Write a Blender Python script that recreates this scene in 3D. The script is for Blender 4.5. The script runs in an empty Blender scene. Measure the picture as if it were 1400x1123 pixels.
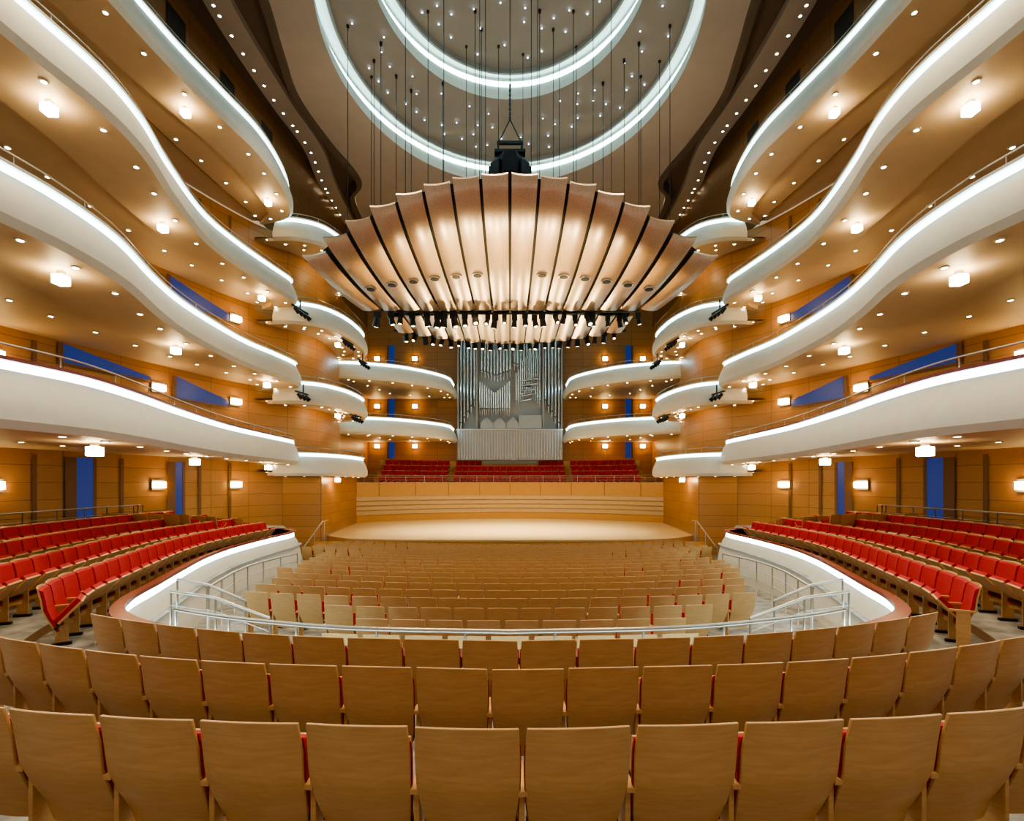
import bpy, math, random
from mathutils import Vector, Matrix
random.seed(4)
ZC = 4.1          # camera eye height; all z below are relative to eye level
try:
    bpy.context.scene.view_settings.view_transform = 'AgX'
    bpy.context.scene.view_settings.look = 'AgX - Medium High Contrast'
    bpy.context.scene.view_settings.exposure = 0.0
except Exception as e: print(e)

# ------------------------------------------------------------------ materials
def new_mat(name):
    m = bpy.data.materials.new(name); m.use_nodes = True
    nt = m.node_tree; b = nt.nodes['Principled BSDF']
    return m, nt, b
def setc(b, col, rough=0.5, metal=0.0):
    b.inputs['Base Color'].default_value = (*col, 1)
    b.inputs['Roughness'].default_value = rough
    b.inputs['Metallic'].default_value = metal
def plain(name, col, rough=0.5, metal=0.0, noise=0.0, scale=8.0, bump=0.0, stretch=(1, 1, 1)):
    m, nt, b = new_mat(name); setc(b, col, rough, metal)
    if noise > 0:
        tc = nt.nodes.new('ShaderNodeTexCoord'); n = nt.nodes.new('ShaderNodeTexNoise')
        mp = nt.nodes.new('ShaderNodeMapping'); mp.inputs['Scale'].default_value = stretch
        n.inputs['Scale'].default_value = scale; n.inputs['Detail'].default_value = 4
        nt.links.new(tc.outputs['Object'], mp.inputs['Vector']); nt.links.new(mp.outputs[0], n.inputs['Vector'])
        r = nt.nodes.new('ShaderNodeValToRGB')
        r.color_ramp.elements[0].position = 0.3; r.color_ramp.elements[1].position = 0.7
        r.color_ramp.elements[0].color = (*[c * (1 - noise) for c in col], 1)
        r.color_ramp.elements[1].color = (*[min(1, c * (1 + noise)) for c in col], 1)
        nt.links.new(n.outputs['Fac'], r.inputs['Fac']); nt.links.new(r.outputs['Color'], b.inputs['Base Color'])
        if bump > 0:
            bp = nt.nodes.new('ShaderNodeBump'); bp.inputs['Strength'].default_value = bump
            nt.links.new(n.outputs['Fac'], bp.inputs['Height']); nt.links.new(bp.outputs['Normal'], b.inputs['Normal'])
    return m
def emis(name, col, st, base=(0.8, 0.8, 0.8)):
    m, nt, b = new_mat(name); setc(b, base, 0.4)
    b.inputs['Emission Color'].default_value = (*col, 1); b.inputs['Emission Strength'].default_value = st
    return m
def wood(name, c1, c2, rough=0.38, sc=(3, 3, 22), uv=False):
    m, nt, b = new_mat(name); setc(b, c1, rough)
    tc = nt.nodes.new('ShaderNodeTexCoord'); mp = nt.nodes.new('ShaderNodeMapping')
    mp.inputs['Scale'].default_value = sc
    nt.links.new(tc.outputs['Object'], mp.inputs['Vector'])
    n = nt.nodes.new('ShaderNodeTexNoise'); n.inputs['Scale'].default_value = 1.5; n.inputs['Detail'].default_value = 5
    n.inputs['Distortion'].default_value = 0.6
    nt.links.new(mp.outputs[0], n.inputs['Vector'])
    r = nt.nodes.new('ShaderNodeValToRGB')
    r.color_ramp.elements[0].position = 0.3; r.color_ramp.elements[1].position = 0.72
    r.color_ramp.elements[0].color = (*c2, 1); r.color_ramp.elements[1].color = (*c1, 1)
    nt.links.new(n.outputs['Fac'], r.inputs['Fac'])
    nt.links.new(r.outputs['Color'], b.inputs['Base Color'])
    return m
def wall_wood(name, c1, c2, bw=2.2, rh=0.62, mort=0.009):
    m, nt, b = new_mat(name); setc(b, c1, 0.42)
    uv = nt.nodes.new('ShaderNodeUVMap'); 
    br = nt.nodes.new('ShaderNodeTexBrick')
    br.offset = 0.0
    br.inputs['Color1'].default_value = (*c1, 1); br.inputs['Color2'].default_value = (*[c * 0.84 for c in c1], 1)
    br.inputs['Mortar'].default_value = (*c2, 1); br.inputs['Scale'].default_value = 1
    br.inputs['Mortar Size'].default_value = mort; br.inputs['Brick Width'].default_value = bw
    br.inputs['Row Height'].default_value = rh; br.inputs['Bias'].default_value = 0
    nt.links.new(uv.outputs[0], br.inputs['Vector'])
    mp = nt.nodes.new('ShaderNodeMapping'); mp.inputs['Scale'].default_value = (1.2, 14, 1)
    nt.links.new(uv.outputs[0], mp.inputs[0])
    n = nt.nodes.new('ShaderNodeTexNoise'); n.inputs['Scale'].default_value = 2; n.inputs['Detail'].default_value = 5
    nt.links.new(mp.outputs[0], n.inputs['Vector'])
    mr = nt.nodes.new('ShaderNodeMapRange'); mr.inputs['To Min'].default_value = 0.78; mr.inputs['To Max'].default_value = 1.12
    nt.links.new(n.outputs['Fac'], mr.inputs['Value'])
    mx = nt.nodes.new('ShaderNodeMix'); mx.data_type = 'RGBA'; mx.blend_type = 'MULTIPLY'
    mx.inputs['Factor'].default_value = 1
    nt.links.new(br.outputs['Color'], mx.inputs['A']); nt.links.new(mr.outputs[0], mx.inputs['B'])
    nt.links.new(mx.outputs['Result'], b.inputs['Base Color'])
    return m

M_MAPLE = wood('maple_seat', (0.58, 0.345, 0.155), (0.50, 0.28, 0.115), 0.33, (4, 4, 30))
M_RED = plain('red_velvet', (0.36, 0.007, 0.013), 0.85, 0, 0.25, 60)
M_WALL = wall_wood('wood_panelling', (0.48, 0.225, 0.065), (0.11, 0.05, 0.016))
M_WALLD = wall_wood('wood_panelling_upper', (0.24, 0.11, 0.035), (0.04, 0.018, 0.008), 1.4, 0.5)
M_CREAM = plain('cream_plaster', (0.66, 0.63, 0.555), 0.6, 0, 0.03, 3)
M_SOFF = plain('soffit_plaster', (0.66, 0.50, 0.33), 0.55, 0, 0.03, 2)
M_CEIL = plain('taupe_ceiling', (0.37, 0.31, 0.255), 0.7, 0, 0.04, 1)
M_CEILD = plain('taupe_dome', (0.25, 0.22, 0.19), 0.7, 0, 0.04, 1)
M_LIP = plain('dark_taupe_edge', (0.11, 0.075, 0.05), 0.6)
M_CAP = plain('mahogany_cap', (0.20, 0.025, 0.015), 0.35, 0, 0.2, 5)
M_STRIP = emis('cove_strip', (0.50, 0.90, 1.0), 15)
M_STRIPC = emis('ceiling_cove_strip', (0.48, 0.93, 1.0), 15)
M_LAMP = emis('frosted_lamp', (1.0, 0.74, 0.38), 60)
M_SCON = emis('amber_sconce_glass', (1.0, 0.66, 0.26), 42)
M_DOWN = emis('downlight_lens', (1.0, 0.84, 0.54), 30)
M_STAR = emis('star_light', (0.60, 0.80, 1.0), 12)
M_BLUE = emis('dusk_window_glass', (0.012, 0.05, 0.30), 0.5, (0.01, 0.02, 0.06))
M_BLACK = plain('black_metal', (0.010, 0.010, 0.012), 0.45, 0.3)
M_STEEL = plain('brushed_steel', (0.50, 0.48, 0.45), 0.3, 0.9)
M_BRONZE = plain('bronze_panel', (0.66, 0.51, 0.39), 0.30, 0.9, 0.2, 12, 0.2, (1.2, 5, 5))
M_GOLDL = emis('stage_lamp_face', (1, 0.82, 0.48), 9)
M_STAGE = wood('stage_boards', (0.80, 0.60, 0.32), (0.72, 0.50, 0.24), 0.35, (14, 1, 1))
M_FLOOR = plain('grey_carpet', (0.24, 0.235, 0.225), 0.9, 0, 0.45, 3)
M_PIPE = plain('tin_pipe', (0.62, 0.61, 0.60), 0.25, 0.92)
M_PANEL = plain('organ_case_white', (0.36, 0.355, 0.35), 0.5, 0.1)
M_BAND = wood('pale_stage_band', (0.60, 0.40, 0.20), (0.50, 0.31, 0.14), 0.4, (2, 2, 30))
M_BANDO = wood('amber_stage_panel', (0.58, 0.285, 0.06), (0.50, 0.235, 0.045), 0.4, (2, 2, 12))
M_CAN = plain('amber_panel_dark', (0.18, 0.08, 0.028), 0.5)

# ------------------------------------------------------------------ mesh builder
class MB:
    def __init__(s): s.v = []; s.f = []; s.m = []; s.mats = []; s.uv = {}
    def mi(s, mat):
        if mat not in s.mats: s.mats.append(mat)
        return s.mats.index(mat)
    def add(s, vs, fs, mat):
        o = len(s.v); s.v.extend(vs); k = s.mi(mat)
        for f in fs: s.f.append(tuple(i + o for i in f)); s.m.append(k)
    def grid(s, rows, mat, closed=False, uvs=None):
        n = len(rows[0]); vs = [p for r in rows for p in r]; fs = []
        o = len(s.v)
        for i in range(len(rows) - 1):
            for j in range(n if closed else n - 1):
                j2 = (j + 1) % n
                fs.append((i * n + j, i * n + j2, (i + 1) * n + j2, (i + 1) * n + j))
        if uvs:
            uu = [p for r in uvs for p in r]
            for i, t in enumerate(uu): s.uv[o + i] = t
        s.add(vs, fs, mat)
    def box(s, c, d, mat, rz=0.0, M=None):
        x, y, z = d[0] / 2, d[1] / 2, d[2] / 2
        R = Matrix.Rotation(rz, 3, 'Z') if M is None else M
        vs = []
        for a in ((-x, -y, -z), (x, -y, -z), (x, y, -z), (-x, y, -z), (-x, -y, z), (x, -y, z), (x, y, z), (-x, y, z)):
            w = R @ Vector(a); vs.append((c[0] + w.x, c[1] + w.y, c[2] + w.z))
        s.add(vs, [(0, 3, 2, 1), (4, 5, 6, 7), (0, 1, 5, 4), (1, 2, 6, 5), (2, 3, 7, 6), (3, 0, 4, 7)], mat)
    def cyl(s, p0, p1, r0, mat, r1=None, n=10, caps=True):
        if r1 is None: r1 = r0
        p0 = Vector(p0); p1 = Vector(p1); t = (p1 - p0).normalized()
        a = t.cross(Vector((0, 0, 1)))
        if a.length < 0.01: a = Vector((1, 0, 0))
        a.normalize(); b = a.cross(t)
        vs = []
        for p, r in ((p0, r0), (p1, r1)):
            for k in range(n):
                an = 2 * math.pi * k / n; q = p + a * (r * math.cos(an)) + b * (r * math.sin(an)); vs.append(tuple(q))
        fs = [(k, (k + 1) % n, n + (k + 1) % n, n + k) for k in range(n)]
        if caps: fs += [tuple(range(n)), tuple(range(2 * n - 1, n - 1, -1))]
        s.add(vs, fs, mat)
    def tube(s, pts, r, mat, n=8):
        pts = [Vector(p) for p in pts]; rows = []
        for i, p in enumerate(pts):
            t = (pts[min(i + 1, len(pts) - 1)] - pts[max(i - 1, 0)]).normalized()
            a = t.cross(Vector((0, 0, 1)))
            if a.length < 0.05: a = Vector((1, 0, 0))
            a.normalize(); b = a.cross(t)
            rows.append([tuple(p + a * (r * math.cos(2 * math.pi * k / n)) + b * (r * math.sin(2 * math.pi * k / n))) for k in range(n)])
        s.grid(rows, mat, closed=True)
    def obj(s, name, smooth=False, parent=None, zoff=ZC, bevel=0, auto=False):
        me = bpy.data.meshes.new(name)
        me.from_pydata([(v[0], v[1], v[2] + zoff) for v in s.v], [], s.f)
        for m in s.mats: me.materials.append(m)
        me.polygons.foreach_set('material_index', s.m)
        if smooth: me.polygons.foreach_set('use_smooth', [True] * len(s.f))
        if s.uv:
            ul = me.uv_layers.new(name='UVMap')
            for l in me.loops:
                ul.data[l.index].uv = s.uv.get(l.vertex_index, (0, 0))
        me.update()
        o = bpy.data.objects.new(name, me); bpy.context.scene.collection.objects.link(o)
        if smooth and auto:
            try: me.set_sharp_from_angle(angle=math.radians(40))
            except Exception: pass
        if bevel:
            b = o.modifiers.new('bevel', 'BEVEL'); b.width = bevel; b.segments = 2; b.limit_method = 'ANGLE'
        if parent: o.parent = parent
        return o

# ------------------------------------------------------------------ curves
def cr(pts, n):
    P = [Vector((p[0], p[1])) for p in pts]
    P = [P[0] * 2 - P[1]] + P + [P[-1] * 2 - P[-2]]
    d = []
    for i in range(1, len(P) - 2):
        for k in range(24):
            t = k / 24; a, b, c, e = P[i - 1], P[i], P[i + 1], P[i + 2]
            d.append(0.5 * ((2 * b) + (c - a) * t + (2 * a - 5 * b + 4 * c - e) * t * t + (3 * b - a - 3 * c + e) * t ** 3))
    d.append(P[-2])
    L = [0]
    for i in range(1, len(d)): L.append(L[-1] + (d[i] - d[i - 1]).length)
    out = []; j = 0
    for k in range(n):
        s = L[-1] * k / (n - 1)
        while j < len(d) - 2 and L[j + 1] < s: j += 1
        t = (s - L[j]) / max(1e-9, L[j + 1] - L[j]); out.append(d[j].lerp(d[j + 1], min(1, t)))
    return out, L[-1]
def norms(C):
    N = []
    for i in range(len(C)):
        t = (C[min(i + 1, len(C) - 1)] - C[max(0, i - 1)]).normalized(); N.append(Vector((t.y, -t.x)))
    return N
def row(C, N, off, z, sg): return [(sg * (c.x + n.x * off), c.y + n.y * off, z) for c, n in zip(C, N)]

downs = []      # downlight positions
def disc(mb, p, r, mat, n=8):
    vs = [(p[0] + r * math.cos(2 * math.pi * k / n), p[1] + r * math.sin(2 * math.pi * k / n), p[2]) for k in range(n)]
    mb.add(vs, [tuple(range(n))], mat)

# ------------------------------------------------------------------ side walls
WALL = [(17.5, -3), (17.5, 4), (17.5, 10), (17.2, 15), (16.5, 19), (15.2, 24), (13.8, 27.6), (12.3, 29.5), (11.6, 32), (11.9, 35.5), (12.7, 38.5), (12.9, 42), (12.9, 46.4)]
WALLU = [(14.6, -3), (14.5, 6), (14.2, 14), (13.9, 22), (13.4, 28), (13.0, 34), (12.9, 40), (12.9, 46.4)]
wc, wl = cr(WALL, 160); wn = norms(wc)
uc, ul_ = cr(WALLU, 100); un = norms(uc)
for sg, nm in ((-1, 'wall_left'), (1, 'wall_right')):
    mb = MB()
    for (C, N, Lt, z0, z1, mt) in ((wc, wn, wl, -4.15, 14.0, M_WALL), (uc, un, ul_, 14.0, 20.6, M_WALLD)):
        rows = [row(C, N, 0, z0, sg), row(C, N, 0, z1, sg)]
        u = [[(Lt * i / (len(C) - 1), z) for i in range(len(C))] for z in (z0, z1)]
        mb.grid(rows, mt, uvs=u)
    mb.obj(nm, smooth=True)
def wall_at(y, C=wc, N=wn):
    k = min(range(len(C)), key=lambda i: abs(C[i].y - y)); return C[k], N[k]
def wall_strip(mb, y0, y1, z0, z1, off, mat, sg, C=wc, N=wn, z1e=None):
    idx = [y0 + (y1 - y0) * k / 6 for k in range(7)]
    def pt(y):
        for i in range(len(C) - 1):
            if C[i].y <= y <= C[i + 1].y:
                t = (y - C[i].y) / (C[i + 1].y - C[i].y); c = C[i].lerp(C[i + 1], t); n = N[i].lerp(N[i + 1], t); return c - n * off
        return C[-1]
    if z1e is None: z1e = z1
    rows = [[(sg * pt(y).x, pt(y).y, z0) for y in idx], [(sg * pt(y).x, pt(y).y, z1 + (z1e - z1) * k / 6) for k, y in enumerate(idx)]]
    mb.grid(rows, mat)
wins = [(19.35, 19.95, -1.8, 0.95, .95), (23.45, 23.8, -1.8, 0.95, .95), (18.9, 22.3, 4.45, 5.15, 4.6), (23.5, 26.2, 3.9, 4.9, 4.2),
        (23.2, 26.4, 8.3, 9.4, 8.6)]
for sg in (-1, 1):
    for (y0, y1, z0, z1, z1e) in wins:
        mb = MB(); wall_strip(mb, y0, y1, z0, z1, 0.05, M_BLUE, sg, z1e=z1e)
        if z0 < 0:
            for a, b in ((y0 - 0.4, y0), (y1, y1 + 0.12)): wall_strip(mb, a, b, z0, z1, 0.07, M_CAN, sg)
        else:
            wall_strip(mb, y0 - .2, y0, z0 - .1, z1, 0.07, M_CAN, sg)
            wall_strip(mb, y0 - .2, y1, z0 - .1, z0, 0.07, M_CAN, sg)
        mb.obj('window')
    for y in (16.8, 22.6, 26.6):
        for z in (-0.1, 4.2, 8.5):
            if y == 16.8 and z > 8: continue
            if y == 22.6 and z == 8.5: z = 8.0
            c, n = wall_at(y); mb = MB()
            p = c - n * 0.16
            rz = math.atan2(n.y, n.x) * sg
            mb.box((sg * p.x, p.y, z), (0.12, 0.5, 0.26), M_SCON, rz)
            mb.box((sg * (p.x + .09), p.y, z), (0.05, 0.6, 0.44), M_STEEL, rz)
            mb.obj('wall_sconce')
    mb = MB()
    for y in (15.2, 17.9, 21.0, 24.6, 26.2):
        for z0, z1 in ((-1.85, 1.0), (1.3, 5.0), (5.3, 9.3), (9.6, 13.7)):
            if z0 in (1.3, 5.3) and y in (21.0, 24.6, 26.2): continue
            wall_strip(mb, y, y + 0.14, z0, z1, 0.06, M_CAN, sg)
    mb.obj('trim_pilasters')
    mb = MB()
    for y in (14, 17.4, 20.8, 24.2, 27.6): wall_strip(mb, y, y + 1.1, 15.0, 19.6, 0.04, M_BLACK, sg, uc, un)
    mb.obj('trim_upper_openings')

mb = MB()
for x0, x1 in ((-12.9, 12.9),):
    mb.grid([[(x0, 46.4, -3), (x1, 46.4, -3)], [(x0, 46.4, 20.6), (x1, 46.4, 20.6)]], M_WALL, uvs=[[(x0, -3), (x1, -3)], [(x0, 20.6), (x1, 20.6)]])
mb.obj('wall_back')
for sg in (-1, 1):
    for (xc, zs) in ((10.7, (2.2, 3.9)), (10.7, (5.2, 8.0)), (10.7, (9.4, 12.4))):
        mb = MB(); mb.box((sg * xc, 46.33, (zs[0] + zs[1]) / 2), (0.5, 0.06, zs[1] - zs[0]), M_BLUE)
        mb.box((sg * (xc + .35), 46.33, (zs[0] + zs[1]) / 2), (0.12, 0.1, zs[1] - zs[0]), M_CAN); mb.obj('window')
    for xc in (8.6, 12.0):
        for z in (3.3, 6.9, 11.2):
            mb = MB(); mb.box((sg * xc, 46.2, z), (0.4, 0.12, 0.3), M_SCON); mb.box((sg * xc, 46.3, z), (0.5, 0.06, 0.44), M_STEEL); mb.obj('wall_sconce')

# ------------------------------------------------------------------ balconies
lamps = []
def balcony(name, pts, zr, wy, n=110, fh=1.3, wall=WALL, lampys=(), drows=(0.9, 0.55), dsp=1.6, wallpts=None, cap=None):
    C, L = cr(pts, n); N = norms(C)
    if wallpts is None:
        dense, _ = cr(WALL, 400); seg = [p for p in dense if wy[0] <= p.y <= wy[1]]; Wc, _ = cr(seg[::6] + [seg[-1]], n)
    else: Wc, _ = cr(wallpts, n)
    for sg in (-1, 1):
        mb = MB()
        R = lambda o, z: row(C, N, o, zr + z, sg)
        mb.grid([R(.42, 0), R(.16, 0), R(.16, -.07), R(.26, -.07)], cap or M_CREAM)
        mb.grid([R(.26, -.07), R(.24, -.23)], M_STRIP)
        mb.grid([R(.24, -.23), R(.16, -.38), R(.05, -.62), R(-.04, -.90), R(-.03, -1.15), R(.12, -fh)], M_CREAM)
        def loft(t, z): return [(sg * (c.x + nn.x * .12) * (1 - t) + sg * w.x * t, (c.y + nn.y * .12) * (1 - t) + w.y * t, zr + z) for c, nn, w in zip(C, N, Wc)]
        mb.grid([loft(0, -fh), loft(.30, -fh + .02)], M_SOFF)
        mb.grid([loft(.30, -fh + .02), loft(.30, -fh + .22)], M_SOFF)
        mb.grid([loft(.30, -fh + .22), loft(1, -fh + .22)], M_SOFF)
        mb.grid([R(.42, 0), R(.42, -.95)], M_CREAM)
        def loftf(t, z): return [(sg * (c.x + nn.x * .42) * (1 - t) + sg * w.x * t, (c.y + nn.y * .42) * (1 - t) + w.y * t, zr + z) for c, nn, w in zip(C, N, Wc)]
        mb.grid([loftf(0, -.95), loftf(1, -.95)], M_FLOOR)
        mb.obj(name, smooth=True, auto=True)
        mb = MB(); mb.tube([(p[0], p[1], p[2]) for p in row(C, N, .3, zr + .24, sg)], .02, M_STEEL, 6)
        for k in range(0, n, 6):
            c, nn = C[k], N[k]; q = (sg * (c.x + nn.x * .3), c.y + nn.y * .3)
            mb.cyl((q[0], q[1], zr), (q[0], q[1], zr + .24), .014, M_STEEL, n=6)
        mb.obj('guard_rail', smooth=True)
        m = int(L / dsp)
        for kk in range(m):
            i = int((kk + .5) / m * (n - 1)); c, nn, w = C[i], N[i], Wc[i]
            for r_ in drows:
                if r_ == 0.9: q = c + nn * .5; z = zr - fh - .005
                else: q = (c + nn * .12).lerp(w, r_); z = zr - fh + .21
                downs.append((sg * q.x, q.y, z))
        for y in lampys:
            i = min(range(n), key=lambda i: abs(C[i].y - y)); q = C[i] + N[i] * 1.0
            lamps.append((sg * q.x, q.y, zr - fh))

T1 = [(9.2, -2), (9.2, 3), (9.1, 7), (8.75, 9.2), (8.6, 10.6), (8.95, 12.6), (9.7, 15.5), (10.5, 19.5), (10.8, 23.5), (11.0, 26.5), (11.5, 27.3), (13.2, 27.8)]
T2 = [(10.2, -2), (10.0, 4), (9.75, 9), (9.55, 11), (9.75, 13), (10.5, 15.4), (11.0, 17.5), (11.25, 20), (11.3, 22.4), (11.0, 24.6), (10.9, 26.6), (11.5, 27.4), (13.2, 27.9)]
T3 = [(10.9, -2), (10.8, 5), (10.5, 10.5), (10.25, 13), (10.45, 14.8), (11.1, 17), (11.75, 20), (11.7, 22.5), (11.35, 25), (11.15, 26.6), (11.7, 27.5), (13.2, 27.9)]
T4 = [(11.6, -2), (11.6, 6), (11.5, 13), (11.25, 17), (10.85, 19.5), (10.5, 21.7), (10.6, 24), (11.05, 26), (11.7, 27), (13.2, 27.6)]
for pts, zr in ((T1, 2.25), (T2, 6.3), (T3, 10.65), (T4, 15.15)):
    balcony('balcony_tier', pts, zr, (-3, 27.6), lampys=(6.5, 12.3, 18.6, 25.2), cap=M_CAP if zr < 3 else None)
BX = [(12.6, 27.2), (11.4, 27.2), (10.2, 27.9), (9.5, 29.5), (9.25, 31.5), (9.35, 33.5), (10.0, 34.9), (11.2, 35.5), (12.2, 35.8)]
for zr in (1.65, 5.5, 9.75, 14.2):
    balcony('balcony_box', BX, zr, None, n=60, wallpts=[(13.9, 27.6), (12.9, 28.8), (12.1, 30), (11.7, 31), (11.6, 32), (11.8, 34), (11.95, 35.2), (12.1, 35.7)], lampys=(30.5,), dsp=1.2, drows=(0.9, 0.6))
RB = [(12.2, 35.9), (11.0, 36.1), (9.6, 36.6), (8.0, 37.4), (6.6, 38.7), (5.4, 40.3), (4.75, 42), (4.7, 44), (4.7, 45.1)]
for zr in (4.75, 8.65):
    balcony('choir_balcony', RB, zr, None, n=70, wallpts=[(12.25, 36.2), (12.7, 38.5), (12.85, 42), (12.75, 46.25), (10, 46.28), (7, 46.28), (5.2, 46.28)], dsp=1.6, drows=(0.9, 0.6))

for p in lamps:
    mb = MB(); mb.box((p[0], p[1], p[2] - .21), (.26, .26, .22), M_LAMP); mb.box((p[0], p[1], p[2] - .04), (.14, .14, .12), M_STEEL)
    mb.obj('frosted_cube_light', bevel=0.02)

# ------------------------------------------------------------------ ceiling
mb = MB()
NA = 144
EC, EA, EB = 24.0, 8.45, 10.2
IC, IA, IB = 21.8, 6.0, 7.05
def ell(cy, a, b, off, z): return [((a + off) * math.cos(2 * math.pi * k / NA), cy + (b + off) * math.sin(2 * math.pi * k / NA), z) for k in range(NA)]
EDGE = [(9.6, -3), (9.6, 8), (9.5, 15), (9.9, 20.5), (10.5, 23.8), (10.9, 26.6), (10.5, 30), (9.95, 32.5), (9.9, 34.3), (10.9, 36), (11.2, 40), (11.2, 46.4)]
ec, _ = cr(EDGE, 140)
poly = [(p.x, p.y) for p in ec] + [(-p.x, p.y) for p in reversed(ec)]
def ray(th):
    o = (0, EC); d = (math.cos(th), math.sin(th)); best = 60
    for i in range(len(poly)):
        a = poly[i]; b = poly[(i + 1) % len(poly)]
        ex, ey = b[0] - a[0], b[1] - a[1]; den = d[0] * ey - d[1] * ex
        if abs(den) < 1e-9: continue
        t = ((a[0] - o[0]) * ey - (a[1] - o[1]) * ex) / den; s_ = ((a[0] - o[0]) * d[1] - (a[1] - o[1]) * d[0]) / den
        if t > 0 and -1e-6 <= s_ <= 1 + 1e-6: best = min(best, t)
    return (best * d[0], EC + best * d[1], 20.0)
mb.grid([ell(EC, EA, EB, 0, 20.0), [ray(2 * math.pi * k / NA) for k in range(NA)]], M_CEIL, closed=True)
def cove(cy, a, b, z):
    mb.grid([ell(cy, a, b, 0, z), ell(cy, a, b, .0, z + .35), ell(cy, a, b, .12, z + .7), ell(cy, a, b, .4, z + 1.0)], M_CREAM, closed=True)
    mb.grid([ell(cy, a, b, .4, z + 1.0), ell(cy, a, b, .4, z + 1.3)], M_STRIPC, closed=True)
    mb.grid([ell(cy, a, b, .4, z + 1.3), ell(cy, a, b, .4, z + 1.46), ell(cy, a, b, -.25, z + 1.46)], M_CREAM, closed=True)
    mb.grid([ell(cy, a, b, -.25, z + 1.46), ell(cy, a, b, -.25, z + 1.16), ell(cy, a, b, -.38, z + 1.16), ell(cy, a, b, -.38, z + 1.4)], M_CEILD, closed=True)  # downward lip added to keep strip light off the inner panel
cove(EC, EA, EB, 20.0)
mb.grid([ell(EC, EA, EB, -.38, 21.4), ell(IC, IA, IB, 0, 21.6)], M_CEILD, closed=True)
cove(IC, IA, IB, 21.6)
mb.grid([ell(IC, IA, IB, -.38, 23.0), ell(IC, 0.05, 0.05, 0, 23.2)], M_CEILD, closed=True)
for sg in (-1, 1):
    mb.grid([[(sg * p.x, p.y, 20.0) for p in ec], [(sg * (p.x + .05), p.y, 19.8) for p in ec], [(sg * (p.x + .35), p.y, 19.8) for p in ec], [(sg * (p.x + .35), p.y, 20.6) for p in ec], [(sg * 17.6, p.y, 20.6) for p in ec]], M_LIP)
mb.obj('ceiling', smooth=True, auto=True)
for sg in (-1, 1):
    mb = MB()
    SB = [(12.0, -3), (12.0, 10), (11.9, 18), (12.3, 22), (12.2, 27), (11.9, 31), (12.4, 35), (12.6, 40)]
    sc_, sl = cr(SB, 90); sn = norms(sc_)
    mb.grid([row(sc_, sn, -.55, 20.55, sg), row(sc_, sn, -.55, 20.2, sg), row(sc_, sn, .6, 20.2, sg), row(sc_, sn, .6, 20.55, sg)], M_CEIL)
    mb.obj('trim_ceiling_beam', smooth=True, auto=True)
    for k in range(int(sl / 0.9)):
        i = int((k + .5) / (sl / .9) * 89); q = sc_[i] + sn[i] * .25; downs.append((sg * q.x, q.y, 20.19))
mb = MB(); stars = []; tries = 0
while len(stars) < 130 and tries < 9000:
    tries += 1
    x = random.uniform(-8, 8); y = random.uniform(14.5, 33.5)
    if (x / 7.8) ** 2 + ((y - EC) / 9.4) ** 2 > 1: continue
    if any((x - a) ** 2 + (y - b) ** 2 < .75 ** 2 for a, b in stars): continue
    ins = (x / 6.4) ** 2 + ((y - IC) / 7.5) ** 2
    if ins > 1: z = 21.36
    elif ins < .7: z = 22.96
    else: continue
    stars.append((x, y)); mb.cyl((x, y, z), (x, y, z + .02), .036, M_STAR, n=8)
mb.obj('ceiling_star_lights')
mb = MB()
for p in downs: disc(mb, (p[0], p[1], p[2] - .02), .062, M_DOWN); 
for p in downs: mb.cyl((p[0], p[1], p[2] - .018), (p[0], p[1], p[2] + .03), .1, M_CREAM, n=8)
mb.obj('recessed_downlights')

# ------------------------------------------------------------------ canopy
mb = MB(); nt_ = 18
def zmain(t, X):
    zn = 11.65 - .0255 * X * X; zfar = 9.62 - .010 * X * X
    return zfar + (zn - zfar) * (1 - math.sin(t * math.pi / 2)) ** 1.1
def ymain(t, X):
    y0 = 19.4 + .038 * X * X; y1 = 28.7 - .03 * X * X
    return y0 + (y1 - y0) * ((1 - math.cos(t * math.pi / 2)) * .85 + .15 * t)
def z2(t, X): return 9.50 - .38 * t - .004 * X * X
def y2(t, X):
    y1 = 33.7 - .07 * X * X; return 29.0 + (max(29.6, y1) - 29.0) * t
def strip_panel(X, w, yf, zf, conv, tw=0.0):
    rows_t = []; rows_b = []
    sg = 1 if X > 0 else -1
    for k in range(nt_ + 1):
        t = k / nt_; y = yf(t, X)
        rr = []; rb = []
        cf = 1 - conv * t
        for u in (-1, -.5, 0, .5, 1):
            x = (X + u * w / 2) * cf
            z = zf(t, X) + 0.06 * u * u - tw * u * sg * (1 - .6 * t)
            rr.append((x, y, z)); rb.append((x, y + .04, z + .08))
        rows_t.append(rr); rows_b.append(rb)
    mb.grid(rows_t, M_BRONZE); mb.grid(rows_b, M_BRONZE)
    mb.grid([[r[0] for r in rows_t], [r[0] for r in rows_b]], M_BRONZE); mb.grid([[r[-1] for r in rows_t], [r[-1] for r in rows_b]], M_BRONZE)
    mb.grid([rows_t[0], rows_b[0]], M_BRONZE); mb.grid([rows_t[-1], rows_b[-1]], M_BRONZE)
CV = .15
for i in range(-8, 8):
    X = (i + .5) * 1.13; strip_panel(X, 1.0, ymain, zmain, CV, .03 * abs(X) ** .5)
for i in range(-7, 7):
    X = (i + .5) * 1.0; strip_panel(X, .92, y2, z2, .04)
deck = []
for k in range(nt_ + 1):
    t = k / nt_; rr = []
    for j in range(17):
        X = -8.5 + 17.0 * j / 16
        rr.append((X * (1 - CV * t), ymain(t, X) + .3 * (1 - t), zmain(t, X) + .3 - .2 * (1 - t)))
    deck.append(rr)
mb.grid(deck, M_BLACK)
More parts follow.
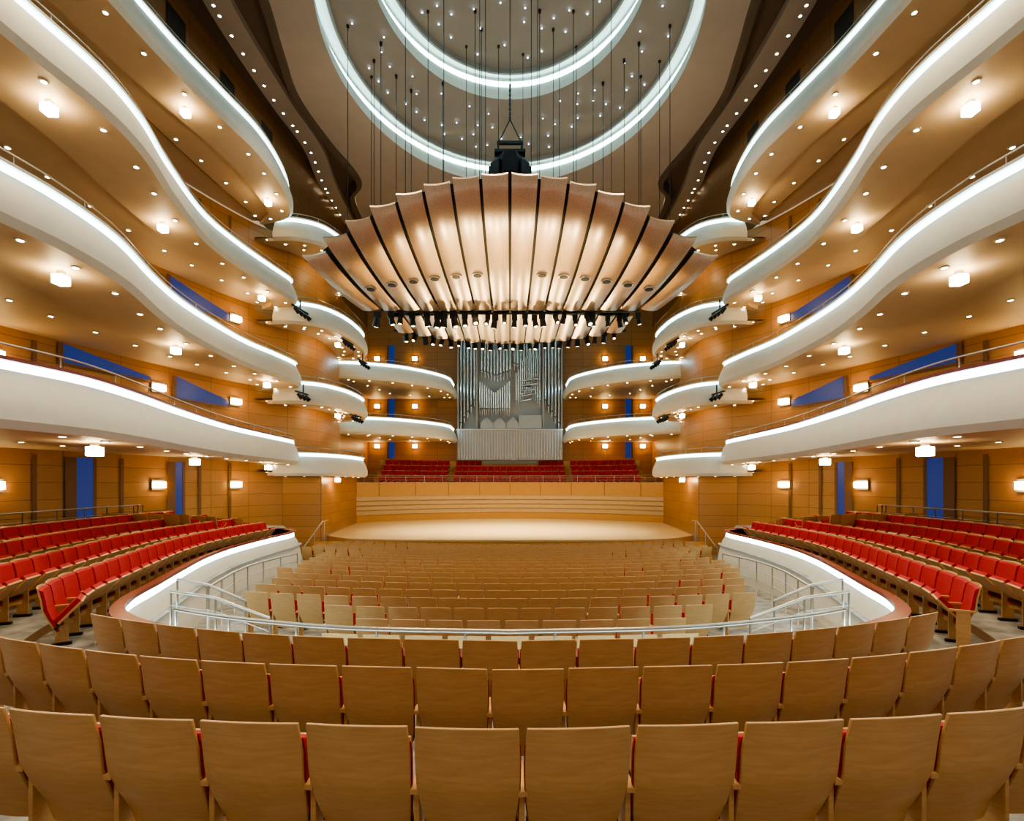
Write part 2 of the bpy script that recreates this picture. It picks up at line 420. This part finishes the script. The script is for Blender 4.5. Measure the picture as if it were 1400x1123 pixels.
mb.grid([[(-6.8 + 13.6 * j / 16, y2(t, -6.8 + 13.6 * j / 16), z2(t, -6.8 + 13.6 * j / 16) + .3) for j in range(17)] for t in (0, .5, 1)], M_BLACK)
for i in range(-7, 7):
    X = (i + .5) * 1.13
    if abs(X) < 1: continue
    for t in (.66,):
        y = ymain(t, X); x = X * (1 - CV * t); z = zmain(t, X)
        mb.cyl((x, y, z - .05), (x, y, z + .05), .2, M_BLACK, n=14)
        mb.cyl((x, y, z - .03), (x, y, z + .05), .27, M_BRONZE, n=14)
canopy = mb.obj('acoustic_canopy', smooth=True, auto=True)
mb = MB()
def can(x, y, z, tilt=0, s=1.0):
    d = Vector((random.uniform(-.3, .3), -math.sin(tilt), -math.cos(tilt))).normalized(); p = Vector((x, y, z))
    mb.cyl(p, p + d * .46 * s, .14 * s, M_BLACK, .19 * s, n=10)
    q = p + d * .462 * s; mb.cyl(q, q + d * .01, .1 * s, M_GOLDL, n=10)
    mb.box((x, y, z + .12), (.36 * s, .07, .34), M_BLACK)
for k in range(26):
    x = -6.9 + 13.8 * k / 25 + random.uniform(-.18, .18); can(x, 28.75 - .03 * x * x, 9.22 - .010 * x * x + random.uniform(-.12, .14), random.uniform(-.6, .6), random.uniform(.7, 1.2))
for k in range(26):
    x = -6.3 + 12.6 * k / 25; can(x, y2(1, x) + .1, 9.16 - .004 * x * x, random.uniform(-.5, .5), random.uniform(.7, 1.0))
for yy, zz_ in ((lambda x: 28.8 - .03 * x * x, 9.5), (lambda x: y2(1, x) + .15, 9.35)):
    mb.tube([(x, yy(x), zz_ - .006 * x * x) for x in [-6.9 + 13.8 * k / 24 for k in range(25)]], .06, M_BLACK, 6)
mb.obj('stage_light_rig')
mb = MB()
prof = [(0.62, 12.4), (0.85, 12.8), (0.85, 13.5), (0.62, 13.9)]
mb.grid([[(r * math.cos(2 * math.pi * (k + .5) / 8), 22 + r * math.sin(2 * math.pi * (k + .5) / 8), z) for k in range(8)] for r, z in [(0.01, 12.4)] + prof + [(0.01, 13.9)]], M_BLACK, closed=True)
for a in range(8):
    an = 2 * math.pi * a / 8; mb.box((.86 * math.cos(an), 22 + .86 * math.sin(an), 13.15), (.1, .5, .6), M_BLACK, an)
for x in (-.5, .5): mb.box((x, 22, 14.25), (.08, .08, .7), M_BLACK)
mb.box((0, 22, 14.6), (1.1, .12, .12), M_BLACK); mb.box((0, 22, 14.0), (1.3, .9, .12), M_BLACK)
mb.cyl((-.5, 22, 14.6), (0, 22, 15.6), .025, M_BLACK, n=6); mb.cyl((.5, 22, 14.6), (0, 22, 15.6), .025, M_BLACK, n=6)
for k in range(8): mb.cyl((0, 22, 15.6 + k * .2), (0, 22, 15.72 + k * .2), .05, M_BLACK, n=6)
mb.cyl((0, 22, 15.6), (0, 22, 23.1), .02, M_BLACK, n=6)
mb.cyl((-.45, 22, 12.45), (-.45, 22, 10.6), .03, M_BLACK, n=6); mb.cyl((.45, 22, 12.45), (.45, 22, 10.6), .03, M_BLACK, n=6)
mb.obj('loudspeaker_cluster')
mb = MB()
for X, y in ((-7.6, 24), (-6.3, 25), (-6.0, 27), (-4.9, 24), (-4.0, 25), (-3.1, 24), (-1.7, 25), (-1.3, 22), (-1.1, 23), (-1.45, 26), (1.0, 24), (1.3, 24), (1.45, 25), (2.2, 26), (3.1, 25), (3.9, 24), (4.75, 24), (5.8, 26), (6.3, 25), (7.5, 24),
             (-7.3, 27), (-6.9, 26), (-5.4, 28), (-3.6, 27.5), (-2.3, 27), (2.7, 28), (3.5, 27), (5.0, 27.5), (6.9, 27), (7.6, 26), (-.6, 27), (.7, 27.5)):
    el = (X / EA) ** 2 + ((y - EC) / EB) ** 2; il = (X / IA) ** 2 + ((y - IC) / IB) ** 2
    zt = 23.1 if il < 1 else (21.5 if el < 1 else 20)
    mb.cyl((X, y, 10.6), (X, y, zt), .018, M_BLACK, n=6)
    mb.cyl((X, y, zt - .15), (X, y, zt), .07, M_BLACK, n=8)
mb.obj('suspension_cables')

for sg in (-1, 1):
    for (x, y, z) in ((10.9, 27.0, 4.6), (9.5, 31.5, 4.0), (10.9, 26.6, 8.9), (9.7, 30.5, 8.3), (9.35, 32.5, 7.6), ):
        mb = MB(); mb.box((sg * x, y, z + .1), (.08, 1.5, .08), M_BLACK, sg * .15)
        for k in range(4):
            yy = y - .6 + .4 * k; xx = sg * (x - .08 * (k - 1.5) * .4)
            mb.cyl((xx, yy, z), (xx - sg * .2, yy + .1, z - .24), .08, M_BLACK, .12, n=8)
        mb.box((sg * x, y, z + .35), (.06, .06, .5), M_BLACK)
        mb.obj('stage_light_cluster')

# ------------------------------------------------------------------ stage
mb = MB()
FE = [(10.45, 29.2), (9.5, 28.2), (8.2, 27.4), (4.5, 26.8), (0, 26.6)]
fe, _ = cr(FE, 30); front = [(p.x, p.y) for p in fe] + [(-p.x, p.y) for p in reversed(fe[:-1])]
RS, CS = 16.7, 25.8
def arc(R, xm, n=40, cy=CS): return [(xm - 2 * xm * k / n, cy + math.sqrt(R * R - (xm - 2 * xm * k / n) ** 2)) for k in range(n + 1)]
back = arc(RS, 11.35, len(front) - 1)
mb.grid([[(p[0], p[1], -3.0) for p in front], [(p[0], p[1], -3.0) for p in back]], M_STAGE)
mb.grid([[(p[0], p[1], -3.0) for p in front], [(p[0], p[1] - .05, -3.0) for p in front], [(p[0], p[1] - .05, -3.08) for p in front]], M_MAPLE)
mb.grid([[(p[0], p[1], -3.08) for p in front], [(p[0], p[1], -4.15) for p in front]], M_BANDO)
mb.obj('stage')
mb = MB()
def aw(R, z): return [(p[0], p[1], z) for p in arc(R, 11.4 + (R - RS) * .3)]
mb.grid([aw(RS, -3), aw(RS, -2.5)], M_BANDO)
zz = -2.5
for k in range(4):
    mb.grid([aw(RS, zz), aw(RS - .07 - .01 * k, zz + .06), aw(RS - .07 - .01 * k, zz + .30), aw(RS, zz + .36)], M_BAND); zz += .36
mb.grid([aw(RS, zz), aw(RS, -.05)], M_BANDO)
mb.grid([aw(RS, -.05), aw(RS - .05, -.05), aw(RS - .05, .02), aw(RS + .3, .02), aw(RS + .3, -.4)], M_MAPLE)
for k in range(9):
    x = -10 + 2.5 * k; y = CS + math.sqrt(RS ** 2 - x * x) - .02; mb.box((x, y, -.55), (.03, .03, 1.0), M_CAN)
mb.obj('wall_stage_back', smooth=True, auto=True)
for sg, nm in ((-1, 'wall_stage_left'), (1, 'wall_stage_right')):
    mb = MB()
    pl = [(14.6, 28.9), (10.55, 28.7), (10.7, 30), (11.4, 38.2)]
    L = [0]
    for i in range(1, len(pl)): L.append(L[-1] + math.dist(pl[i], pl[i - 1]))
    zt = .30
    mb.grid([[(sg * p[0], p[1], -4.15) for p in pl], [(sg * p[0], p[1], zt) for p in pl]], M_WALL, uvs=[[(l + .4, -4.15) for l in L], [(l + .4, zt) for l in L]])
    mb.grid([[(sg * p[0], p[1], zt) for p in pl], [(sg * 12.9, p[1] + .2, zt) for p in pl]], M_CAP)
    mb.obj(nm)
    mb = MB(); mb.tube([(sg * 9.9, 24.6, -3.1), (sg * 10.1, 27.6, -2.1), (sg * 10.1, 28.4, -2.1)], .03, M_STEEL)
    for y, z in ((24.7, -3.1), (26.2, -2.6), (27.6, -2.1)): mb.cyl((sg * 10.0, y, -4.05), (sg * 10.0, y, z), .02, M_STEEL, n=6)
    for k in range(5): mb.box((sg * 9.85, 27.3 - .28 * k, -3.2 - .2 * k - .1 + .05), (1.1, .3, .18), M_BANDO)
    mb.obj('stage_steps')
mb = MB()
CH = [(.9, -.45), (1.7, .02), (2.5, .50), (3.3, .98)]
prev = RS + .3; pz = -.4
for off, z in CH:
    R0, R1 = RS + off - .45, RS + off + .4
    mb.grid([[(p[0], p[1], pz) for p in arc(R0, 10.9)], [(p[0], p[1], z) for p in arc(R0, 10.9)], [(p[0], min(46.35, p[1]), z) for p in arc(R1, 10.9)]], M_BANDO); pz = z
mb.grid([[(p[0], min(46.3, p[1]), pz) for p in arc(RS + 3.65, 10.9)], [(p[0], min(46.3, p[1]), 1.9) for p in arc(RS + 3.65, 10.9)], [(p[0], 46.38, 1.9) for p in arc(RS + 3.65, 10.9)]], M_BANDO)
mb.obj('choir_terrace', smooth=False)
mb = MB()
for z in (.2, .38, .56): mb.tube([(p[0], p[1], z) for p in arc(RS + .15, 11.0)], .018, M_STEEL, 6)
for p in arc(RS + .15, 11.0, 16): mb.cyl((p[0], p[1], 0), (p[0], p[1], .58), .02, M_STEEL, n=6)
mb.obj('choir_railing')

# ------------------------------------------------------------------ organ
mb = MB()
mb.box((0, 46.15, 8.4), (9.3, .3, 13.4), M_PANEL)
mb.box((0, 45.6, 3.3), (9.3, .9, 2.6), M_PANEL)
for k in range(38):
    x = -4.5 + 9 * k / 37; mb.box((x, 45.12, 3.3), (.05, .08, 2.5), M_PIPE)
mb.box((0, 45.5, 4.65), (9.4, 1.1, .1), M_PIPE)
for x in (-4.6, -2.95, 2.95, 4.6): mb.box((x, 45.6, 9), (.14, .5, 9.5), M_PANEL)
def pipe(x, y, z0, L, r):
    mb.cyl((x, y, z0), (x, y, z0 + .5), r * .25, M_PIPE, r, n=10)
    mb.cyl((x, y, z0 + .5), (x, y, z0 + .5 + L), r, M_PIPE, n=12)
    mb.box((x, y - r, z0 + .62), (r * 1.1, .03, .1), M_BLACK)
for k in range(5): pipe(-4.35 + .3 * k, 45.5, 4.7 + .5 * k, 8.6 - .4 * k, .1); pipe(4.35 - .3 * k, 45.5, 4.7 + .5 * k, 8.6 - .4 * k, .1)
for k in range(4):
    for sg in (-1, 1): mb.box((sg * (4.2 - .3 * k), 45.35, 6.0 + .7 * k), (.05, .05, 2.6), M_BLACK)
for k in range(14):
    x = -2.65 + .2 * k; pipe(x, 45.3, 5.9, 1.5 + .16 * abs(k - 6.5), .075)
for k in range(10): pipe(-2.5 + .28 * k, 45.5, 8.9 + .1 * abs(k - 4.5), 2.2 + .3 * abs(k - 4.5), .1)
for k in range(12): pipe(.55 + .19 * k, 45.4, 6.6 + .26 * min(k, 11 - k), 2.6 + .1 * k, .07)
for k in range(9): pipe(.4 + .28 * k, 45.6, 10.0 - .12 * k, 3.4 + .1 * k, .11)
for k in range(5):
    z = 7.2 + .45 * k; mb.cyl((1.0, 45.2, z), (1.0 + .9 + .15 * k, 44.7, z + .1), .04, M_PIPE, .14, n=10)
for x0 in (-2.6, -1.45, -.3):
    mb.add([(x0, 45.1, 4.7), (x0 + 1.1, 45.1, 4.7), (x0 + 1.1, 45.1, 5.25), (x0 + .55, 45.1, 5.75), (x0, 45.1, 5.25)], [(0, 1, 2, 3, 4)], M_STEEL)
    mb.add([(x0 + .07, 45.07, 4.7), (x0 + 1.03, 45.07, 4.7), (x0 + 1.03, 45.07, 5.2), (x0 + .55, 45.07, 5.64), (x0 + .07, 45.07, 5.2)], [(0, 1, 2, 3, 4)], M_PANEL)
mb.box((1.8, 45.15, 5.35), (2.0, .12, 1.2), M_PANEL)
mb.obj('pipe_organ')

# ------------------------------------------------------------------ floors
def zfl(y): return -3.1 - (y - 8.5) * .0535
mb = MB()
mb.grid([[(-17.5, 5.9, zfl(5.9)), (17.5, 5.9, zfl(5.9))], [(-17.5, 27.0, zfl(27)), (17.5, 27.0, zfl(27))], [(-17.5, 30, zfl(27)), (17.5, 30, zfl(27))]], M_FLOOR)
WP = [(0, 6.1), (2.2, 6.3), (4.2, 6.95), (5.5, 7.75), (6.15, 8.7), (6.6, 10), (7.15, 11.6), (7.75, 13.5), (8.15, 15.5), (8.3, 18), (8.3, 20.0), (8.7, 21.2), (10, 21.9), (13, 22.2), (15.4, 22.4)]
wpc, wpl = cr(WP, 150); wpn = norms(wpc); wpn[0] = Vector((0, -1))
bands = [(.0, 1.45, -2.48), (1.45, 2.6, -2.34), (2.6, 3.8, -2.2), (3.8, 4.9, -2.05), (4.9, 5.8, -1.9)]
kend = max(i for i in range(150) if wpc[i].y < 21.3 and wpc[i].x < 8.9)
for sg in (-1, 1):
    Cs, Ns = wpc[:kend], wpn[:kend]
    pz = None
    for a, b, z in bands:
        if pz is not None: mb.grid([row(Cs, Ns, a, pz, sg), row(Cs, Ns, a, z, sg)], M_BAND)
        mb.grid([row(Cs, Ns, a + .0, z, sg), row(Cs, Ns, b, z, sg)], M_FLOOR); pz = z
    far = [(sg * min(17.4, c.x + n.x * 12), c.y + n.y * 12, -1.8) for c, n in zip(Cs, Ns)]
    mb.grid([row(Cs, Ns, 5.8, -1.9, sg), row(Cs, Ns, 5.8, -1.8, sg), far], M_FLOOR)
    mb.grid([[(sg * 9.0, 20.6, -1.82), (sg * 17.4, 17.0, -1.82)], [(sg * 9.6, 21.7, -1.82), (sg * 15.8, 22.4, -1.82)]], M_FLOOR)
mb.obj('floor')
for sg in (-1, 1):
    mb = MB(); R = lambda o, z: row(wpc, wpn, o, z, sg)
    mb.grid([R(.42, -2.5), R(.42, -1.95), R(.22, -1.92), R(.22, -1.99), R(.3, -2.0)], M_CAP)
    mb.grid([R(.3, -2.0), R(.28, -2.16)], M_STRIP)
    mb.grid([R(.28, -2.16), R(.16, -2.35), R(.05, -2.7), R(-.02, -3.1), R(-.02, -4.1)], M_CREAM)
    mb.obj('parterre_parapet', smooth=True, auto=True)
mb = MB()
half = [(c.x, c.y) for c, n in zip(wpc, wpn) if c.x < 4.8 and c.y < 9]
ln = [(-x, y, -1.78) for x, y in reversed(half)] + [(x, y, -1.78) for x, y in half[1:]]
mb.tube(ln, .03, M_STEEL)
for i in range(0, len(ln), 6): mb.cyl((ln[i][0], ln[i][1], -2.2), (ln[i][0], ln[i][1], -1.78), .016, M_STEEL, n=6)
mb.obj('parapet_handrail', smooth=True)
def railing(name, pts, h, nb=3, post=1.2, sg=1):
    mb = MB(); P = [Vector((sg * p[0], p[1], p[2])) for p in pts]
    for k in range(nb):
        hh = h * (1 - k * .27); rr = .026 if k == 0 else .010
        mb.tube([tuple(p + Vector((0, 0, hh))) for p in P], rr, M_STEEL, 8)
    for i in range(len(P) - 1):
        n = max(1, round((P[i + 1] - P[i]).length / post))
        for k in range(n + (1 if i == len(P) - 2 else 0)):
            q = P[i].lerp(P[i + 1], k / n); mb.cyl(tuple(q), tuple(q + Vector((0, 0, h))), .018, M_STEEL, n=8)
    mb.obj(name, smooth=True)
for sg in (-1, 1):
    ip = []
    for i in range(40, 118, 8):
        q = wpc[i] - wpn[i] * .55; ip.append((q.x, q.y, zfl(q.y)))
    ip = [p for p in ip if 9.4 < p[1] < 19.5]
    railing('aisle_railing', ip, 1.05, 3, 1.3, sg)
    railing('stair_railing', [(5.3, 8.0, -2.5), (4.6, 8.0, -2.6), (3.8, 8.1, -2.95)], .80, 2, .9, sg)
    railing('stair_railing', [(5.85, 9.0, -2.5), (5.3, 9.0, -2.6), (4.8, 9.3, -2.95)], .80, 2, .9, sg)
    C2 = [c + n * 5.7 for c, n in zip(wpc[62:kend], wpn[62:kend])][::5]
    railing('walkway_railing', [(p.x, p.y, -1.85) for p in C2], 1.0, 4, 1.5, sg)

# ------------------------------------------------------------------ seats
def slab(A, B, fs, vs):
    o = len(vs); nr, nc = len(A), len(A[0])
    for G in (A, B):
        for r in G: vs.extend(r)
    h = nr * nc
    for i in range(nr - 1):
        for j in range(nc - 1):
            a = o + i * nc + j; fs.append((a, a + 1, a + nc + 1, a + nc)); fs.append((a + h, a + h + nc, a + h + nc + 1, a + h + 1))
    for j in range(nc - 1):
        a = o + j; fs.append((a, a + h, a + h + 1, a + 1)); a = o + (nr - 1) * nc + j; fs.append((a, a + 1, a + 1 + h, a + h))
    for i in range(nr - 1):
        a = o + i * nc; fs.append((a, a + nc, a + nc + h, a + h)); a = o + i * nc + nc - 1; fs.append((a, a + h, a + nc + h, a + nc))
def chair_template(nu, nv, ang=80, wide=1.0, sl=.36, ctop=.86, cw=.99):
    mb = MB()
    prof = [(.15, .24), (.125, .36), (.06, .50), (.005, .64), (-.015, .80), (-.05, .965)]
    def py(v):
        k = v * (len(prof) - 1); i = min(int(k), len(prof) - 2); t = k - i
        return prof[i][0] * (1 - t) + prof[i + 1][0] * t, prof[i][1] * (1 - t) + prof[i + 1][1] * t
    def hw(v): return wide * (.215 + .055 * math.sin(min(1, v * 1.25) * math.pi / 2) - .008 * max(0, v - .8) * 5)
    def surf(off, sw, v0, v1, puff=0, sag=.012):
        G = []
        for i in range(nv + 1):
            v = v0 + (v1 - v0) * i / nv; y, z = py(v); r = []
            for j in range(nu + 1):
                u = -1 + 2 * j / nu
                pf = puff * (1 - u ** 4) * (1 - (2 * i / nv - 1) ** 4)
                r.append((u * hw(v) * sw, y + .035 * u * u + off + pf, z + (sag * (1 - u * u) if v > .9 else 0)))
            G.append(r)
        return G
    vs, fs = [], []; slab(surf(0, 1, 0, 1), surf(.02, 1, 0, 1), fs, vs); mb.add(vs, fs, M_MAPLE)
    vs, fs = [], []; slab(surf(.022, cw, .12, ctop + .03, 0, 0), surf(.06, cw - .02, .14, ctop, .02, 0), fs, vs); mb.add(vs, fs, M_RED)
    def seat(t0, t1, w, mat):
        a_ = math.radians(ang); c, s_ = math.cos(a_), math.sin(a_); vs, fs = [], []; A = []; B = []
        for i in range(3):
            l = sl * i / 2; ra = []; rb = []
            for j in range(3):
                x = (-1 + j) * w * (1 - .06 * (i == 2))
                for (tt, rr) in ((t0, ra), (t1, rb)):
                    rr.append((x, .22 + l * c - tt * s_, .42 + l * s_ + tt * c))
            A.append(ra); B.append(rb)
        slab(A, B, fs, vs); mb.add(vs, fs, mat)
    seat(0, .03, .225, M_MAPLE); seat(.03, .09, .22, M_RED)
    mb.box((-.28, .20, .60), (.05, .30, .03), M_MAPLE)
    mb.box((-.28, .19, .32), (.03, .16, .55), M_MAPLE)
    mb.box((-.28, .19, .02), (.08, .24, .04), M_BLACK)
    mb.box((0, .19, .37), (.5, .04, .04), M_BLACK)
    return mb
HI = chair_template(8, 10, cw=1.02); LO = chair_template(4, 5, 80, .95, cw=.93); CHT = chair_template(4, 4, 8, 1, .42, .96); SDT = chair_template(4, 5, 48, 1, .40, .95)
hi_me = None
def place_hi(x, y, z, rz):
    global hi_me
    if hi_me is None:
        o = HI.obj('theater_seat', smooth=True, zoff=0, bevel=.004); hi_me = o.data
        try: hi_me.set_sharp_from_angle(angle=math.radians(35))
        except Exception: pass
    else:
        o = bpy.data.objects.new('theater_seat', hi_me); bpy.context.scene.collection.objects.link(o)
        b = o.modifiers.new('bevel', 'BEVEL'); b.width = .004; b.segments = 2; b.limit_method = 'ANGLE'
    o.location = (x, y, z + ZC); o.rotation_euler = (0, 0, rz)
def merge(name, items, T=None):
    T = T or LO
    mb = MB(); mb.mats = list(T.mats)
    V = T.v; F = T.f; Ms = T.m
    for (x, y, z, r) in items:
        c, s_ = math.cos(r), math.sin(r); o = len(mb.v)
        mb.v.extend([(x + a * c - b * s_, y + a * s_ + b * c, z + d) for a, b, d in V])
        mb.f.extend([tuple(i + o for i in f) for f in F]); mb.m.extend(Ms)
    ob = mb.obj(name, smooth=True)
    try: ob.data.set_sharp_from_angle(angle=math.radians(40))
    except Exception: pass
SP = .566
side = []
for off, z, sh in ((1.2, -2.48, .09), (2.33, -2.34, -.15), (3.53, -2.2, .065), (4.65, -2.05, None)):
    OC = [c + n * off for c, n in zip(wpc, wpn)]
    L = [0]
    for i in range(1, len(OC)): L.append(L[-1] + (OC[i] - OC[i - 1]).length)
    def at(s):
        for i in range(len(OC) - 1):
            if L[i + 1] >= s:
                t = (s - L[i]) / (L[i + 1] - L[i]); return OC[i].lerp(OC[i + 1], t), wpn[i].lerp(wpn[i + 1], t).normalized(), i + t
        return OC[-1], wpn[-1], len(OC)
    base = lambda i: wpl * i / 149
    for sg in (-1, 1):
        s = SP / 2 + sg * (sh or 0)
        while s < L[-1]:
            c, n, i = at(s); b = base(i)
            if c.y > 20.0 or c.x > 14: break
            if b < 4.7:
                if sh is not None: place_hi(sg * c.x, c.y, z, math.atan2(sg * n.x, -n.y))
            elif b > 6.3: side.append((sg * c.x, c.y, z, math.atan2(sg * n.x, -n.y)))
            s += SP
merge('side_terrace_seating', side, SDT)
orch = []
def wx(y):
    c = [p for p in wpc if p.y <= y and p.y < 20.2]; return c[-1].x if y < 20.2 else 9.6
k = 0; y0 = 6.8
SHS = [.0, .31, -.22, .12, -.4, .42, .05, -.12, .25, -.33, .48, .16, -.05, .36, -.28, .08, -.45, .2, -.16, .4, .0, -.3]
while y0 < 25.4:
    hwid = wx(y0 + .2) - 1.35
    if y0 > 20: hwid = 8.9
    if y0 < 8.3: hwid = 2.6
    elif y0 < 9: hwid = 3.4
    n = int(hwid / SP) + 2; sh = SHS[k] * SP
    for j in range(-n, n + 1):
        x = j * .575 + sh
        if abs(x) > hwid: continue
        yy = y0 + x * x / 45
        orch.append((x, yy, zfl(y0), x / 24))
    y0 += .97; k += 1
merge('orchestra_seating', orch)
ch = []
for off, z in CH:
    R = RS + off + .25
    for k in range(-19, 20):
        a = k * SP / R; x = R * math.sin(a); y = CS + R * math.cos(a)
        if abs(x) > 10.3 or 4.75 < abs(x) < 5.3: continue
        if y > 45.9: continue
        ch.append((x, y, z, math.pi - a))
merge('choir_seating', ch, CHT)

# ------------------------------------------------------------------ lights
def spot(name, loc, aim, e, ang, col=(1, .8, .55), r=.25, blend=.6):
    l = bpy.data.lights.new(name, 'SPOT'); l.energy = e; l.spot_size = math.radians(ang); l.color = col; l.shadow_soft_size = r; l.spot_blend = blend
    o = bpy.data.objects.new(name, l); bpy.context.scene.collection.objects.link(o)
    o.location = (loc[0], loc[1], loc[2] + ZC); d = Vector(aim) - Vector(loc); o.rotation_euler = d.to_track_quat('-Z', 'Y').to_euler()
for x in (-5, -1.7, 1.7, 5):
    spot('stage_spotlight', (x, 28.9, 8.5), (x * .75, 32, -3), 6500, 60, (1, .82, .50), blend=1)
    spot('stage_spotlight', (x * .9, 34.2, 8.4), (x * .8, 36, -3), 1800, 90, (1, .80, .46), blend=1)
for x in (-6, 0, 6):
    spot('house_downlight', (x, 16.5, 19.7), (x * .9, 14, -4), 5600, 80, (1, .79, .50))
    spot('house_downlight', (x, 6, 18), (x * .8, 5.5, -3), 2700, 80, (1, .79, .50))
for x in (-13.3, 13.3):
    spot('house_downlight', (x * .72, 8, 14), (x * .8, 14, -2), 2200, 80, (1, .76, .45))
for x in (-3.2, 0, 3.2):
    spot('canopy_fill', (x, 26.3, -2.7), (x * .6, 25.6, 9.5), 4300, 48, (1, .80, .46), blend=1)  # added fill from the stage edge, brightens the canopy belly; no fixture there
    spot('rear_canopy_fill', (x * 1.3, 42.6, .7), (x * 1.1, 31.5, 9.0), 1800, 60, (1, .78, .40), blend=1)  # added fill above the stage back wall, lifts the rear canopy section
    spot('ceiling_fill', (x * 1.8, 25.5, 11.2), (x * 1.9, 29, 20), 700, 130, (1, .84, .66), blend=1)  # added fill over the canopy to lighten the ceiling, no modelled lamp
for x in (-9.5, 9.5):
    spot('ceiling_fill', (x * .8, 21, 11.5), (x, 24, 20), 350, 130, (1, .84, .66), blend=1)  # added side fill for the ceiling, likewise without a lamp
w = bpy.data.worlds.new('world'); bpy.context.scene.world = w; w.use_nodes = True
w.node_tree.nodes['Background'].inputs[0].default_value = (1, .78, .52, 1); w.node_tree.nodes['Background'].inputs[1].default_value = .5

# ------------------------------------------------------------------ camera
cd = bpy.data.cameras.new('camera'); cam = bpy.data.objects.new('camera', cd); bpy.context.scene.collection.objects.link(cam)
cam.location = (0, 0, ZC); cam.rotation_euler = (math.radians(90), 0, 0)
cd.sensor_width = 36; cd.lens = 18; cd.shift_y = .0704; cd.shift_x = .002; cd.clip_end = 300; cd.clip_start = .05
bpy.context.scene.camera = cam
